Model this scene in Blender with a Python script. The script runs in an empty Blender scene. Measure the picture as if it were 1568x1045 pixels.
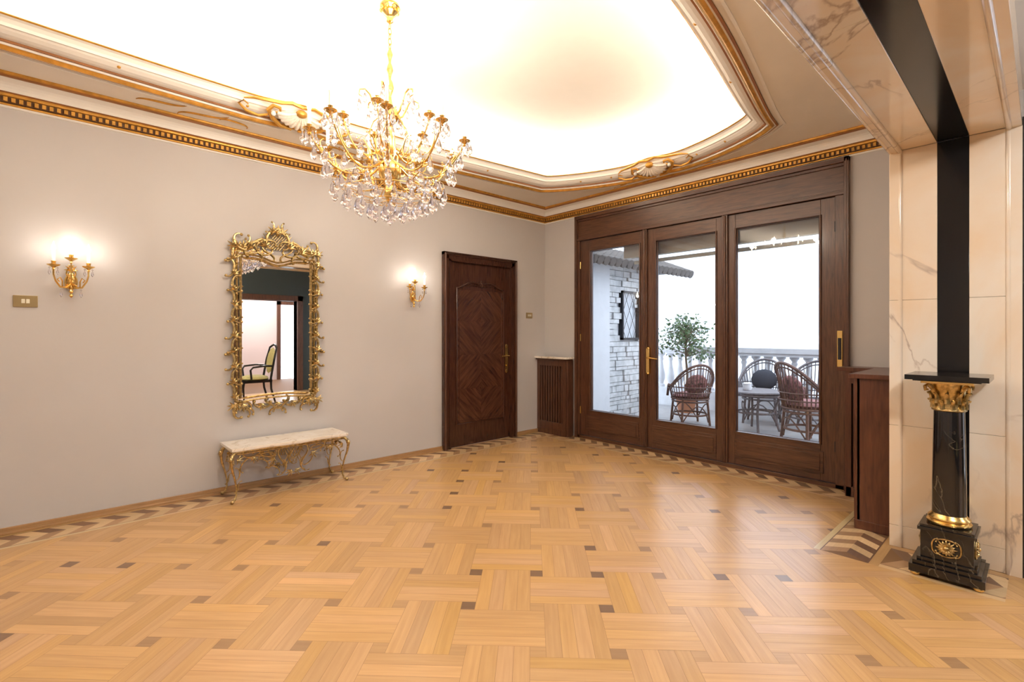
import bpy, math, random
from mathutils import Vector, Matrix, noise as mnoise
pi=math.pi
sc=bpy.context.scene
sc.view_settings.view_transform='Standard'

# ------------------------------------------------------------------ materials
def newmat(name):
    m=bpy.data.materials.new(name); m.use_nodes=True
    return m, m.node_tree, m.node_tree.nodes['Principled BSDF']
def mat(name,c,rough=.5,metal=0,spec=.5,coat=0,emit=None,es=0,var=.0,vscale=8,bump=0,bscale=60):
    m,nt,p=newmat(name)
    p.inputs['Base Color'].default_value=(*c,1)
    p.inputs['Roughness'].default_value=rough
    p.inputs['Metallic'].default_value=metal
    p.inputs['Specular IOR Level'].default_value=spec
    p.inputs['Coat Weight'].default_value=coat
    if emit:
        p.inputs['Emission Color'].default_value=(*emit,1); p.inputs['Emission Strength'].default_value=es
    tc=nt.nodes.new('ShaderNodeTexCoord')
    if var>0:
        n=nt.nodes.new('ShaderNodeTexNoise'); n.inputs['Scale'].default_value=vscale; n.inputs['Detail'].default_value=5
        nt.links.new(tc.outputs['Object'],n.inputs['Vector'])
        r=nt.nodes.new('ShaderNodeValToRGB')
        r.color_ramp.elements[0].position=.3; r.color_ramp.elements[1].position=.7
        r.color_ramp.elements[0].color=(*[x*(1-var) for x in c],1)
        r.color_ramp.elements[1].color=(*[min(1,x*(1+var)) for x in c],1)
        nt.links.new(n.outputs['Fac'],r.inputs['Fac']); nt.links.new(r.outputs['Color'],p.inputs['Base Color'])
    if bump>0:
        n=nt.nodes.new('ShaderNodeTexNoise'); n.inputs['Scale'].default_value=bscale; n.inputs['Detail'].default_value=4
        nt.links.new(tc.outputs['Object'],n.inputs['Vector'])
        b=nt.nodes.new('ShaderNodeBump'); b.inputs['Strength'].default_value=bump; b.inputs['Distance'].default_value=.01
        nt.links.new(n.outputs['Fac'],b.inputs['Height']); nt.links.new(b.outputs['Normal'],p.inputs['Normal'])
    return m
def wood(name,c1,c2,stretch=(12,12,1),rot=(0,0,0),rough=.35,scale=6,coat=.2):
    m,nt,p=newmat(name)
    tc=nt.nodes.new('ShaderNodeTexCoord'); mp=nt.nodes.new('ShaderNodeMapping'); mp.inputs['Rotation'].default_value=rot
    mp2=nt.nodes.new('ShaderNodeMapping'); mp2.inputs['Scale'].default_value=stretch
    n=nt.nodes.new('ShaderNodeTexNoise'); n.inputs['Scale'].default_value=scale; n.inputs['Detail'].default_value=7; n.inputs['Distortion'].default_value=.6
    r=nt.nodes.new('ShaderNodeValToRGB'); r.color_ramp.elements[0].position=.3; r.color_ramp.elements[1].position=.72
    r.color_ramp.elements[0].color=(*c1,1); r.color_ramp.elements[1].color=(*c2,1)
    L=nt.links.new
    L(tc.outputs['Object'],mp.inputs['Vector']);L(mp.outputs[0],mp2.inputs['Vector']);L(mp2.outputs[0],n.inputs['Vector'])
    L(n.outputs['Fac'],r.inputs['Fac']);L(r.outputs['Color'],p.inputs['Base Color'])
    p.inputs['Roughness'].default_value=rough; p.inputs['Coat Weight'].default_value=coat; p.inputs['Coat Roughness'].default_value=.15
    return m
def marble(name,base,base2,vein,scale=1.6,rough=.15,vw=.03,vf=.75):
    m,nt,p=newmat(name); L=nt.links.new
    tc=nt.nodes.new('ShaderNodeTexCoord'); mp=nt.nodes.new('ShaderNodeMapping'); mp.inputs['Rotation'].default_value=(.5,.4,.7)
    L(tc.outputs['Object'],mp.inputs['Vector'])
    n=nt.nodes.new('ShaderNodeTexNoise'); n.inputs['Scale'].default_value=scale; n.inputs['Detail'].default_value=8; n.inputs['Distortion'].default_value=1.2
    L(mp.outputs[0],n.inputs['Vector'])
    r=nt.nodes.new('ShaderNodeValToRGB'); r.color_ramp.elements[0].color=(*base,1); r.color_ramp.elements[1].color=(*base2,1)
    r.color_ramp.elements[0].position=.38; r.color_ramp.elements[1].position=.6
    L(n.outputs['Fac'],r.inputs['Fac'])
    n2=nt.nodes.new('ShaderNodeTexNoise'); n2.inputs['Scale'].default_value=scale*.9; n2.inputs['Detail'].default_value=6; n2.inputs['Distortion'].default_value=1.0
    mp2=nt.nodes.new('ShaderNodeMapping'); mp2.inputs['Location'].default_value=(4,2,7); mp2.inputs['Scale'].default_value=(1.6,1.6,.7)
    L(mp.outputs[0],mp2.inputs['Vector']);L(mp2.outputs[0],n2.inputs['Vector'])
    sb=nt.nodes.new('ShaderNodeMath');sb.operation='SUBTRACT';sb.inputs[1].default_value=.5;L(n2.outputs['Fac'],sb.inputs[0])
    ab=nt.nodes.new('ShaderNodeMath');ab.operation='ABSOLUTE';L(sb.outputs[0],ab.inputs[0])
    r2=nt.nodes.new('ShaderNodeValToRGB'); r2.color_ramp.elements[0].color=(vf,vf,vf,1); r2.color_ramp.elements[1].color=(0,0,0,1)
    r2.color_ramp.elements[0].position=0; r2.color_ramp.elements[1].position=vw; L(ab.outputs[0],r2.inputs['Fac'])
    n3=nt.nodes.new('ShaderNodeTexNoise'); n3.inputs['Scale'].default_value=scale*1.3; L(mp.outputs[0],n3.inputs['Vector'])
    r3=nt.nodes.new('ShaderNodeValToRGB'); r3.color_ramp.elements[0].position=.40; r3.color_ramp.elements[1].position=.58; L(n3.outputs['Fac'],r3.inputs['Fac'])
    mm=nt.nodes.new('ShaderNodeMixRGB'); mm.blend_type='MULTIPLY'; mm.inputs[0].default_value=1; L(r2.outputs['Color'],mm.inputs[1]);L(r3.outputs['Color'],mm.inputs[2])
    mx=nt.nodes.new('ShaderNodeMixRGB'); mx.inputs['Color2'].default_value=(*vein,1)
    L(mm.outputs['Color'],mx.inputs['Fac']);L(r.outputs['Color'],mx.inputs['Color1']);L(mx.outputs['Color'],p.inputs['Base Color'])
    p.inputs['Roughness'].default_value=rough; p.inputs['Coat Weight'].default_value=.3
    return m

M={}
M['wall']=mat('wall_paint',(.570,.545,.540),.75,var=.02,vscale=1.5,bump=.03)
M['white']=mat('ceiling_white',(.90,.865,.81),.7,var=.01)
M['soffit']=mat('soffit_paint',(.84,.79,.715),.6,var=.03,vscale=3)
M['fascia']=mat('fascia_paint',(.88,.85,.80),.45)
M['gold']=mat('gilding',(.84,.56,.19),.24,metal=1,var=.12,vscale=40)
M['goldp']=mat('gold_paint',(.62,.32,.06),.35,metal=.5,var=.2,vscale=20)
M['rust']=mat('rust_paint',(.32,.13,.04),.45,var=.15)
M['darkgap']=mat('dentil_backing_brown',(.13,.06,.025),.6)  # dark brown backing behind the gilt dentils
M['antique']=mat('antique_gold',(.52,.38,.17),.3,metal=1,var=.45,vscale=50)
M['brass']=mat('brass',(.80,.55,.20),.25,metal=1)
M['wood']=wood('dark_walnut',(.055,.021,.011),(.13,.054,.027),(10,10,1))
M['woodh']=wood('dark_walnut_horizontal',(.055,.021,.011),(.13,.054,.027),(1,10,10))
M['woody']=wood('dark_walnut_door',(.036,.012,.007),(.08,.029,.015),(10,10,1),rough=.25)
M['wd1']=wood('walnut_veneer_rising',(.036,.012,.007),(.115,.044,.022),(10,1.2,10),rot=(pi/4,0,0),rough=.25,scale=4)
M['wd2']=wood('walnut_veneer_falling',(.036,.012,.007),(.115,.044,.022),(10,1.2,10),rot=(-pi/4,0,0),rough=.25,scale=4)
M['mahog']=wood('mahogany',(.06,.018,.009),(.12,.038,.018),(10,10,1),rough=.3)
M['base']=wood('oak_trim',(.34,.19,.08),(.48,.28,.13),(2,1,14),rough=.3)
M['marble']=marble('cream_marble',(.78,.62,.45),(.80,.75,.68),(.36,.27,.22),1.1,.12,.014,.75)
M['marblet']=marble('pale_marble_top',(.85,.76,.64),(.92,.86,.78),(.6,.48,.35),4,.12,.02)
M['black']=marble('black_marble',(.004,.004,.005),(.012,.011,.012),(.16,.13,.09),3.5,.08,.010)
M['blackp']=mat('black_polished_stone',(.006,.006,.007),.15)
M['mirror']=mat('mirror_silver',(.93,.93,.93),.01,metal=1)
M['candle']=mat('candle_sleeve',(.85,.80,.70),.5,emit=(1,.85,.6),es=.4)
M['bulb']=mat('candle_bulb',(1,.9,.75),.3,emit=(1,.86,.66),es=22)
M['led']=mat('cove_led_strip',(1,.9,.75),.5,emit=(1,.88,.735),es=47)
M['fillglass']=mat('fill_lamp_opal',(1,.95,.9),.4,emit=(1,.92,.82),es=8)  # glowing bowl of the added hall fill lamp
M['stonew']=mat('white_stone',(.60,.61,.62),.8,var=.22,vscale=9,bump=.5,bscale=30)
M['plaster']=mat('white_plaster',(.72,.73,.76),.8,var=.03)
M['balus']=mat('cast_stone',(.56,.57,.60),.7,var=.08)
M['roof']=mat('roof_tile',(.07,.06,.055),.7,var=.3)
M['terr']=mat('terrace_tile',(.30,.30,.31),.5,var=.1)
M['rattan']=mat('rattan',(.11,.045,.03),.5,var=.3,vscale=30)
M['rattan2']=mat('rattan_grey',(.12,.105,.115),.5,var=.3,vscale=30)
M['cushd']=mat('cushion_navy',(.02,.025,.04),.8)
M['cushr']=mat('cushion_pattern',(.22,.09,.09),.8,var=.9,vscale=25)
M['leaf']=mat('leaf_green',(.07,.13,.05),.5,var=.5,vscale=15)
M['bark']=mat('bark',(.12,.08,.05),.8)
M['terrac']=mat('terracotta',(.40,.16,.08),.7)
M['iron']=mat('dark_iron',(.03,.03,.035),.4,metal=.6)
M['dgreen']=mat('dark_green_wall',(.035,.045,.04),.5)
M['pink']=mat('pink_plaster',(.76,.66,.65),.7)
M['uph']=mat('yellow_upholstery',(.45,.38,.14),.7,var=.15,vscale=30)
M['ebony']=mat('ebonised_wood',(.012,.01,.01),.25)
M['switch']=mat('switch_plate_gold',(.50,.38,.20),.35,metal=.8)
M['switchw']=mat('switch_rocker',(.8,.75,.6),.4)
M['blind']=mat('rolled_awning',(.50,.46,.38),.7)
M['facade']=mat('pale_facade',(.66,.70,.76),.8)
def crystal():
    m=bpy.data.materials.new('crystal'); m.use_nodes=True; nt=m.node_tree; nt.nodes.clear(); L=nt.links.new
    o=nt.nodes.new('ShaderNodeOutputMaterial'); g=nt.nodes.new('ShaderNodeBsdfGlass'); g.inputs['IOR'].default_value=1.6; g.inputs['Roughness'].default_value=.0
    g.inputs['Color'].default_value=(.96,.95,.98,1)
    t=nt.nodes.new('ShaderNodeBsdfTransparent'); mx=nt.nodes.new('ShaderNodeMixShader'); mx.inputs[0].default_value=.88
    L(t.outputs[0],mx.inputs[1]);L(g.outputs[0],mx.inputs[2]);L(mx.outputs[0],o.inputs[0]); return m
M['crystal']=crystal()
def paneglass():
    m=bpy.data.materials.new('window_glass'); m.use_nodes=True; nt=m.node_tree; nt.nodes.clear(); L=nt.links.new
    o=nt.nodes.new('ShaderNodeOutputMaterial'); g=nt.nodes.new('ShaderNodeBsdfGlossy'); g.inputs['Roughness'].default_value=.01
    t=nt.nodes.new('ShaderNodeBsdfTransparent'); t.inputs[0].default_value=(.97,.98,1,1)
    f=nt.nodes.new('ShaderNodeFresnel'); f.inputs[0].default_value=1.5; mx=nt.nodes.new('ShaderNodeMixShader')
    L(f.outputs[0],mx.inputs[0]);L(t.outputs[0],mx.inputs[1]);L(g.outputs[0],mx.inputs[2]);L(mx.outputs[0],o.inputs[0]); return m
M['pane']=paneglass()
def floormat():
    m,nt,p=newmat('oak_parquet'); L=nt.links.new
    a=nt.nodes.new('ShaderNodeVertexColor'); a.layer_name='Col'
    uv=nt.nodes.new('ShaderNodeUVMap'); uv.uv_map='UVMap'
    mp=nt.nodes.new('ShaderNodeMapping'); mp.inputs['Scale'].default_value=(2.2,38,1)
    n=nt.nodes.new('ShaderNodeTexNoise'); n.inputs['Scale'].default_value=1.6; n.inputs['Detail'].default_value=8; n.inputs['Distortion'].default_value=.4
    L(uv.outputs[0],mp.inputs['Vector']);L(mp.outputs[0],n.inputs['Vector'])
    r=nt.nodes.new('ShaderNodeValToRGB'); r.color_ramp.elements[0].color=(.90,.875,.84,1); r.color_ramp.elements[1].color=(1.05,1.06,1.07,1)
    r.color_ramp.elements[0].position=.3; r.color_ramp.elements[1].position=.7
    L(n.outputs['Fac'],r.inputs['Fac'])
    mx=nt.nodes.new('ShaderNodeMixRGB'); mx.blend_type='MULTIPLY'; mx.inputs[0].default_value=1
    L(a.outputs['Color'],mx.inputs[1]);L(r.outputs['Color'],mx.inputs[2]);L(mx.outputs[0],p.inputs['Base Color'])
    p.inputs['Roughness'].default_value=.42; p.inputs['Coat Weight'].default_value=.5; p.inputs['Coat Roughness'].default_value=.24
    tc=nt.nodes.new('ShaderNodeTexCoord'); n2=nt.nodes.new('ShaderNodeTexNoise'); n2.inputs['Scale'].default_value=9
    L(tc.outputs['Object'],n2.inputs['Vector'])
    b=nt.nodes.new('ShaderNodeBump'); b.inputs['Strength'].default_value=.06; b.inputs['Distance'].default_value=.01
    L(n2.outputs['Fac'],b.inputs['Height']);L(b.outputs['Normal'],p.inputs['Normal']); L(b.outputs['Normal'],p.inputs['Coat Normal'])
    return m
M['floor']=floormat()

# ------------------------------------------------------------------ mesh builder
class B:
    def __init__(s): s.v=[];s.f=[];s.m=[];s.s=[];s.mats=[];s.M=Matrix()
    def mi(s,k):
        if k not in s.mats: s.mats.append(k)
        return s.mats.index(k)
    def add(s,vs,fs,m,smooth=False):
        o=len(s.v); s.v+= [tuple(s.M@Vector(p)) for p in vs]; i=s.mi(m)
        for f in fs: s.f.append(tuple(o+k for k in f)); s.m.append(i); s.s.append(smooth)
    def box(s,x0,x1,y0,y1,z0,z1,m):
        vs=[(x,y,z) for z in (z0,z1) for y in (y0,y1) for x in (x0,x1)]
        s.add(vs,[(0,2,3,1),(4,5,7,6),(0,1,5,4),(2,6,7,3),(0,4,6,2),(1,3,7,5)],m)
    def prism(s,pts,z0,z1,m,smooth=False):
        n=len(pts)
        vs=[(x,y,z0) for x,y in pts]+[(x,y,z1) for x,y in pts]
        s.add(vs,[tuple(range(n))[::-1],tuple(range(n,2*n))]+[(i,(i+1)%n,n+(i+1)%n,n+i) for i in range(n)],m,smooth)
    def tube(s,pts,r,m,seg=8,closed=False):
        pts=[Vector(p) for p in pts]; n=len(pts)
        rr=r if isinstance(r,(list,tuple)) else [r]*n
        T=[]
        for i in range(n):
            a=pts[(i-1)%n] if (closed or i>0) else pts[i]; b=pts[(i+1)%n] if (closed or i<n-1) else pts[i]
            t=(b-a); T.append(t.normalized() if t.length>1e-9 else Vector((0,0,1)))
        up=Vector((0,0,1)) if abs(T[0].z)<.9 else Vector((1,0,0))
        N=T[0].cross(up).normalized(); vs=[]
        for i in range(n):
            N=(N-T[i]*N.dot(T[i]));
            N=N.normalized() if N.length>1e-6 else T[i].orthogonal().normalized()
            Bn=T[i].cross(N)
            for k in range(seg):
                a=2*pi*k/seg; vs.append(pts[i]+(N*math.cos(a)+Bn*math.sin(a))*rr[i])
        fs=[]
        for i in range(n if closed else n-1):
            j=(i+1)%n
            for k in range(seg): fs.append((i*seg+k,i*seg+(k+1)%seg,j*seg+(k+1)%seg,j*seg+k))
        if not closed: fs+= [tuple(range(seg))[::-1],tuple((n-1)*seg+k for k in range(seg))]
        s.add(vs,fs,m,True)
    def lathe(s,prof,c,m,seg=16,ang=0):
        vs=[];n=len(prof)
        for r,z in prof:
            for k in range(seg):
                a=2*pi*k/seg+ang; vs.append((c[0]+r*math.cos(a),c[1]+r*math.sin(a),c[2]+z))
        fs=[(i*seg+k,i*seg+(k+1)%seg,(i+1)*seg+(k+1)%seg,(i+1)*seg+k) for i in range(n-1) for k in range(seg)]
        fs+=[tuple(range(seg))[::-1],tuple((n-1)*seg+k for k in range(seg))]
        s.add(vs,fs,m,seg>6)
    def ball(s,c,r,m,seg=10,sc=(1,1,1)):
        prof=[(math.sin(pi*i/6)*r+1e-4,-math.cos(pi*i/6)*r) for i in range(7)]
        vs=[]
        for rr,z in prof:
            for k in range(seg):
                a=2*pi*k/seg; vs.append((c[0]+rr*math.cos(a)*sc[0],c[1]+rr*math.sin(a)*sc[1],c[2]+z*sc[2]))
        fs=[(i*seg+k,i*seg+(k+1)%seg,(i+1)*seg+(k+1)%seg,(i+1)*seg+k) for i in range(6) for k in range(seg)]
        fs+=[tuple(range(seg))[::-1],tuple(6*seg+k for k in range(seg))]
        s.add(vs,fs,m,True)
    def drop(s,c,h,r,m='crystal'):
        s.lathe([(.0008,0),(r*.45,-h*.2),(r,-h*.62),(r*.6,-h*.85),(.0008,-h)],(c[0],c[1],c[2]-.014),m,6)
        s.lathe([(.0008,.0),(.007,-.007),(.0008,-.014)],c,m,6)
    def build(s,name,bevel=0,recalc=True):
        me=bpy.data.meshes.new(name); me.from_pydata(s.v,[],s.f)
        for k in s.mats: me.materials.append(M[k])
        me.polygons.foreach_set('material_index',s.m); me.polygons.foreach_set('use_smooth',s.s)
        me.update()
        if recalc:
            import bmesh
            bm=bmesh.new(); bm.from_mesh(me); bmesh.ops.recalc_face_normals(bm,faces=bm.faces); bm.to_mesh(me); bm.free()
        try: me.set_sharp_from_angle(angle=math.radians(50))
        except Exception: pass
        ob=bpy.data.objects.new(name,me); sc.collection.objects.link(ob)
        if bevel>0:
            md=ob.modifiers.new('Bevel','BEVEL'); md.width=bevel; md.segments=2; md.limit_method='ANGLE'; md.angle_limit=math.radians(50)
        return ob
def scrollpts(mid,th,half,k0,k1,typ='C',pw=2.,n=16):
    def side(sg):
        x,y=mid; a=th if sg>0 else th+pi; out=[]; ds=half/n
        for i in range(n):
            s_=(i+.5)/n; k=k0+(k1-k0)*s_**pw
            kk=k*(1 if sg>0 else -1)
            if typ=='S' and sg<0: kk=-kk
            a+=kk*ds; x+=math.cos(a)*ds; y+=math.sin(a)*ds; out.append((x,y))
        return out
    return side(-1)[::-1]+[tuple(mid)]+side(1)
def orn(b,mid,th,half,k0,k1,typ='C',r=.008,m='antique',pw=2.,d=0,ball=True,seg=6,n=14):
    p=scrollpts(mid,th,half,k0,k1,typ,pw,n); N=len(p)
    rr=[r*(.45+.55*math.sin(pi*i/(N-1))) for i in range(N)]
    b.tube([(x,y,d) for x,y in p],rr,m,seg)
    if ball:
        for q in (p[0],p[-1]): b.ball((q[0],q[1],d),r*1.1,m,6)
def leaf(b,c,th,L,w,m='antique',d=0,n=5):
    for k in range(-2,3):
        a=th+k*.38; l=L*(1-.17*abs(k)); pts=[]
        for i in range(n):
            t=i/(n-1); pts.append((c[0]+math.cos(a+k*.25*t)*l*t,c[1]+math.sin(a+k*.25*t)*l*t,d+.008*math.sin(pi*t)))
        b.tube(pts,[w*(.4+.6*math.sin(pi*min(1,.25+t/(n-1)*.7)))*(.9 if t<n-1 else .3) for t in range(n)],m,5)

# ------------------------------------------------------------------ room dims
XR=3.92; YB=4.80; YF=-2.0; ZS=2.94; XP=4.42; YJ=3.76
# ------------------------------------------------------------------ floor
def clip(poly,x0,x1,y0,y1):
    def cl(P,ins,inter):
        out=[]
        for i in range(len(P)):
            a=P[i-1];b=P[i]
            if ins(b):
                if not ins(a): out.append(inter(a,b))
                out.append(b)
            elif ins(a): out.append(inter(a,b))
        return out
    def ix(c): return lambda a,b:(c,a[1]+(b[1]-a[1])*(c-a[0])/(b[0]-a[0]))
    def iy(c): return lambda a,b:(a[0]+(b[0]-a[0])*(c-a[1])/(b[1]-a[1]),c)
    for ins,it in ((lambda p:p[0]>=x0,ix(x0)),(lambda p:p[0]<=x1,ix(x1)),(lambda p:p[1]>=y0,iy(y0)),(lambda p:p[1]<=y1,iy(y1))):
        if not poly: return []
        poly=cl(poly,ins,it)
    return poly
FV=[];FF=[];FC=[];FU=[]
def fpoly(pts,col,ang,off,z=0.0):
    if len(pts)<3: return
    o=len(FV); ca,sa=math.cos(ang),math.sin(ang)
    for x,y in pts: FV.append((x,y,z)); FU.append((x*ca+y*sa+off,-x*sa+y*ca+off*3.1))
    A=sum(pts[i-1][0]*pts[i][1]-pts[i][0]*pts[i-1][1] for i in range(len(pts)))
    idx=list(range(o,o+len(pts)))
    FF.append(idx if A>0 else idx[::-1]); FC.append(col)
rf=random.Random(11)
q=.0655; p5=q*5; e1=(math.cos(pi/4),math.sin(pi/4)); e2=(-e1[1],e1[0]); O=(2.917-(e1[0]+e2[0])*p5/2,2.132-(e1[1]+e2[1])*p5/2)
def w2(a,b): return (O[0]+a*e1[0]+b*e2[0],O[1]+a*e1[1]+b*e2[1])
RECTS=[(.30,3.60,YF,4.50),(3.60,XP+2.6,YF,3.36),(XP,XP+2.6,3.36,YB)]
g=.0005
def addplank(a0,a1,b0,b1,col,ang,off):
    P=[w2(a0+g,b0+g),w2(a1-g,b0+g),w2(a1-g,b1-g),w2(a0+g,b1-g)]
    for r in RECTS: fpoly(clip(P,*r),col,ang,off)
def honey(kb):
    k=kb*rf.gauss(1,.05); w=rf.gauss(0,.03)
    return (.60*k*(1+w*.3),.358*k,.152*k*(1-w*3))
for i in range(-22,26):
    for j in range(-22,22):
        cx,cy=i*p5,j*p5; wc=w2(cx,cy)
        if not(-.6<wc[0]<7.6 and -2.6<wc[1]<5.4): continue
        H=(i+j)%2==0; kb=rf.gauss(1.0 if H else .94,.03)  # random block tone, plus sheen by plank direction put into the colour
        for s_ in range(4):
            c=honey(kb); off=rf.uniform(0,50)
            if H: addplank(cx-3*q,cx+3*q,cy+(s_-2)*q,cy+(s_-1)*q,c,pi/4,off)
            else: addplank(cx+(s_-2)*q,cx+(s_-1)*q,cy-3*q,cy+3*q,c,3*pi/4,off)
        hx,hy=cx+p5/2,cy+p5/2; k=rf.random()
        c=(.21,.12,.065) if k<.2 else ((.36,.21,.10) if k<.5 else (.50,.30,.13))
        addplank(hx-q/2,hx+q/2,hy-q/2,hy+q/2,c,pi/4,rf.uniform(0,50))
DK=(.18,.095,.055); MD=(.42,.245,.12); LT=(.66,.47,.26)
def band(o,d,n,L,w=.30,rect=None):
    def P(s_,t): return (o[0]+d[0]*s_+n[0]*t,o[1]+d[1]*s_+n[1]*t)
    ang=math.atan2(d[1],d[0])
    def put(pts,c):
        if rect: pts=clip(pts,*rect)
        fpoly(pts,c,ang,rf.uniform(0,50))
    def strip(t0,t1,c):
        k=max(1,round(L/.9))
        for i in range(k): put([P(L*i/k,t0),P(L*(i+1)/k,t0),P(L*(i+1)/k,t1),P(L*i/k,t1)],tuple(x*rf.uniform(.92,1.08) for x in c))
    a=w*.17; b=w*.88; strip(0,a-.008,(.52,.31,.13)); strip(a-.008,a,DK); strip(b,b+.006,DK); strip(b+.006,w,LT)
    k=max(1,round(L/.17)); c=L/k; h=(a+b)/2
    for i in range(k):
        s0=i*c
        def j(): return rf.uniform(.85,1.15)
        def C(x): f=j(); return tuple(v*f for v in x)
        put([P(s0,a),P(s0+c/2,a),P(s0+c,h),P(s0+c/2,h)],C(DK))
        put([P(s0+c/2,a),P(s0+c,a),P(s0+c*1.5,h),P(s0+c,h)],C(LT))
        put([P(s0+c/2,h),P(s0+c,h),P(s0+c/2,b),P(s0,b)],C(MD))
        put([P(s0+c,h),P(s0+c*1.5,h),P(s0+c,b),P(s0+c/2,b)],C(LT))
band((0,YF),(0,1),(1,0),YB-YF,rect=(0,.30,YF,YB))
band((.30,YB),(1,0),(0,-1),3.62,rect=(.30,XR,4.5,YB))
band((XR,3.36),(0,1),(-1,0),1.14,.32,rect=(3.6,XR,3.36,4.5))
band((XR,YJ),(1,0),(0,-1),1.3,.40,rect=(XR,XP,3.36,YJ))
me=bpy.data.meshes.new('floor'); me.from_pydata(FV,[],FF)
ca=me.color_attributes.new('Col','FLOAT_COLOR','CORNER'); uvl=me.uv_layers.new(name='UVMap')
cols=[];uvs=[]
for f,c in zip(FF,FC):
    for k in f: cols+= [c[0],c[1],c[2],1]; uvs+=list(FU[k])
ca.data.foreach_set('color',cols); uvl.data.foreach_set('uv',uvs)
M['joint']=mat('parquet_joint',(.20,.105,.045),.6)
me.materials.append(M['floor']); me.materials.append(M['joint'])
import bmesh
bm=bmesh.new(); bm.from_mesh(me)
r=bmesh.ops.create_cube(bm,size=1)
for v in r['verts']:
    v.co=Vector((-.2 if v.co.x<0 else 10.2,YF-.2 if v.co.y<0 else 4.9,-.15 if v.co.z<0 else -.0008))
for v in r['verts']:
    for f in v.link_faces: f.material_index=1
bm.to_mesh(me); bm.free()
fl=bpy.data.objects.new('floor',me); sc.collection.objects.link(fl)

# ------------------------------------------------------------------ walls
def wall(name,axis,c0,c1,a0,a1,z0,z1,holes,m='wall'):
    b=B(); hs=sorted(holes)
    def put(u0,u1,w0,w1):
        if u1-u0<1e-4 or w1-w0<1e-4: return
        if axis=='x': b.box(c0,c1,u0,u1,w0,w1,m)
        else: b.box(u0,u1,c0,c1,w0,w1,m)
    cur=a0
    for (h0,h1,k0,k1) in hs:
        put(cur,h0,z0,z1); put(h0,h1,z0,k0); put(h0,h1,k1,z1); cur=h1
    put(cur,a1,z0,z1); return b.build(name)
wall('wall_left','x',-.2,0,YF-.2,YB+.2,0,3.45,[])
wall('wall_back','y',YB,YB+.2,0,XP+.02,0,3.45,[(.56,3.45,0,2.75)])
wall('wall_front','y',YF-.2,YF,0,XP+2.58,0,3.45,[])
wall('wall_right','x',XR,XP,YJ+.13,YB,0,3.45,[])
wall('wall_right_upper','x',XR+.01,XP-.01,-1.2,YJ+.13,2.56,3.45,[])
wall('wall_right_near','x',XR,XP,YF,-1.24,0,3.45,[])
# neighbouring rooms
wall('wall_hall_far','x',7.0,7.2,YF,YB+.2,0,3.0,[(2.80,3.98,0,2.02)],'dgreen')
wall('wall_hall_window_side','y',YB,YB+.2,XP+.02,7.0,0,3.0,[(5.2,6.4,.1,2.3)],'wall')
b=B(); b.box(XP,7.2,YF,YB+.2,2.95,3.05,'white'); b.build('ceiling_hall')
b=B(); b.box(7.2,10.2,1.8,1.9,0,3,'pink'); b.box(7.2,10.2,6,6.1,0,3,'pink'); b.box(7.2,10.2,1.8,6.1,2.9,3,'white')
b.box(10.1,10.2,1.8,4.55,0,3,'pink'); b.box(10.1,10.2,5.15,6.1,0,3,'pink'); b.box(10.1,10.2,4.55,5.15,2.1,3,'pink')
b.box(10.05,10.12,4.5,4.6,0,2.2,'wood'); b.box(10.05,10.12,5.1,5.2,0,2.2,'wood'); b.box(10.05,10.12,4.5,5.2,2.1,2.2,'wood')
b.box(7.1,7.2,YB+.2,6.1,0,3,'pink'); b.box(7.2,10.2,4.9,6.1,-.1,0,'base')
b.build('wall_far_room')
b=B()
for y0,y1 in ((2.68,2.80),(3.98,4.10)): b.box(6.95,7.22,y0,y1,0,2.14,'wood')
b.box(6.95,7.22,2.68,4.10,2.02,2.14,'wood'); b.build('trim_6',.004)
# fill lamp added in the hall to brighten the foreground, out of view
b=B(); b.lathe([(.05,0),(.2,-.01),(.24,-.05),(.2,-.1),(.1,-.13),(.001,-.14)],(5.7,1.0,2.95),'fillglass',20)
b.lathe([(.26,0),(.27,-.02),(.24,-.03)],(5.7,1.0,2.95),'brass',20); b.build('hall_fill_lamp')

# ------------------------------------------------------------------ ceiling
def lerp(a,b,t): return a+(b-a)*t
A_=(.78,4.00);B_=(2.93,4.05);C_=(2.93,-1.25);D_=(.78,-1.20)
NS=56
def side(p,q_,amp,ex,nrm,n=NS):
    out=[]; Ls=math.hypot(q_[0]-p[0],q_[1]-p[1]); 
    for i in range(n):
        t=i/n; k=amp*max(0,math.sin(pi*t))**ex-.07*math.exp(-((t-.5)*Ls/.17)**2)
        out.append((lerp(p[0],q_[0],t)+nrm[0]*k,lerp(p[1],q_[1],t)+nrm[1]*k))
    return out
path=side(D_,C_,.36,.9,(0,-1))+side(C_,B_,.36,1.2,(1,0))+side(B_,A_,.38,.8,(0,1))+side(A_,D_,.17,1.,(-1,0),NS)
RI=.15
rc=[(RI,YF+RI),(XR-RI,YF+RI),(XR-RI,YB-RI),(RI,YB-RI)]
rect=[]
for k in range(4):
    a=rc[k];c=rc[(k+1)%4]
    for i in range(NS): rect.append((lerp(a[0],c[0],i/NS),lerp(a[1],c[1],i/NS)))
def miters(path):
    n=len(path);out=[]
    for i in range(n):
        a=Vector(path[i-1]);p_=Vector(path[i]);c=Vector(path[(i+1)%n])
        d1=(p_-a).normalized();d2=(c-p_).normalized()
        n1=Vector((d1.y,-d1.x));n2=Vector((d2.y,-d2.x)); s_=(n1+n2)
        s_=s_.normalized(); k=max(.4,s_.dot(n1)); out.append(s_/k)
    return out
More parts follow.
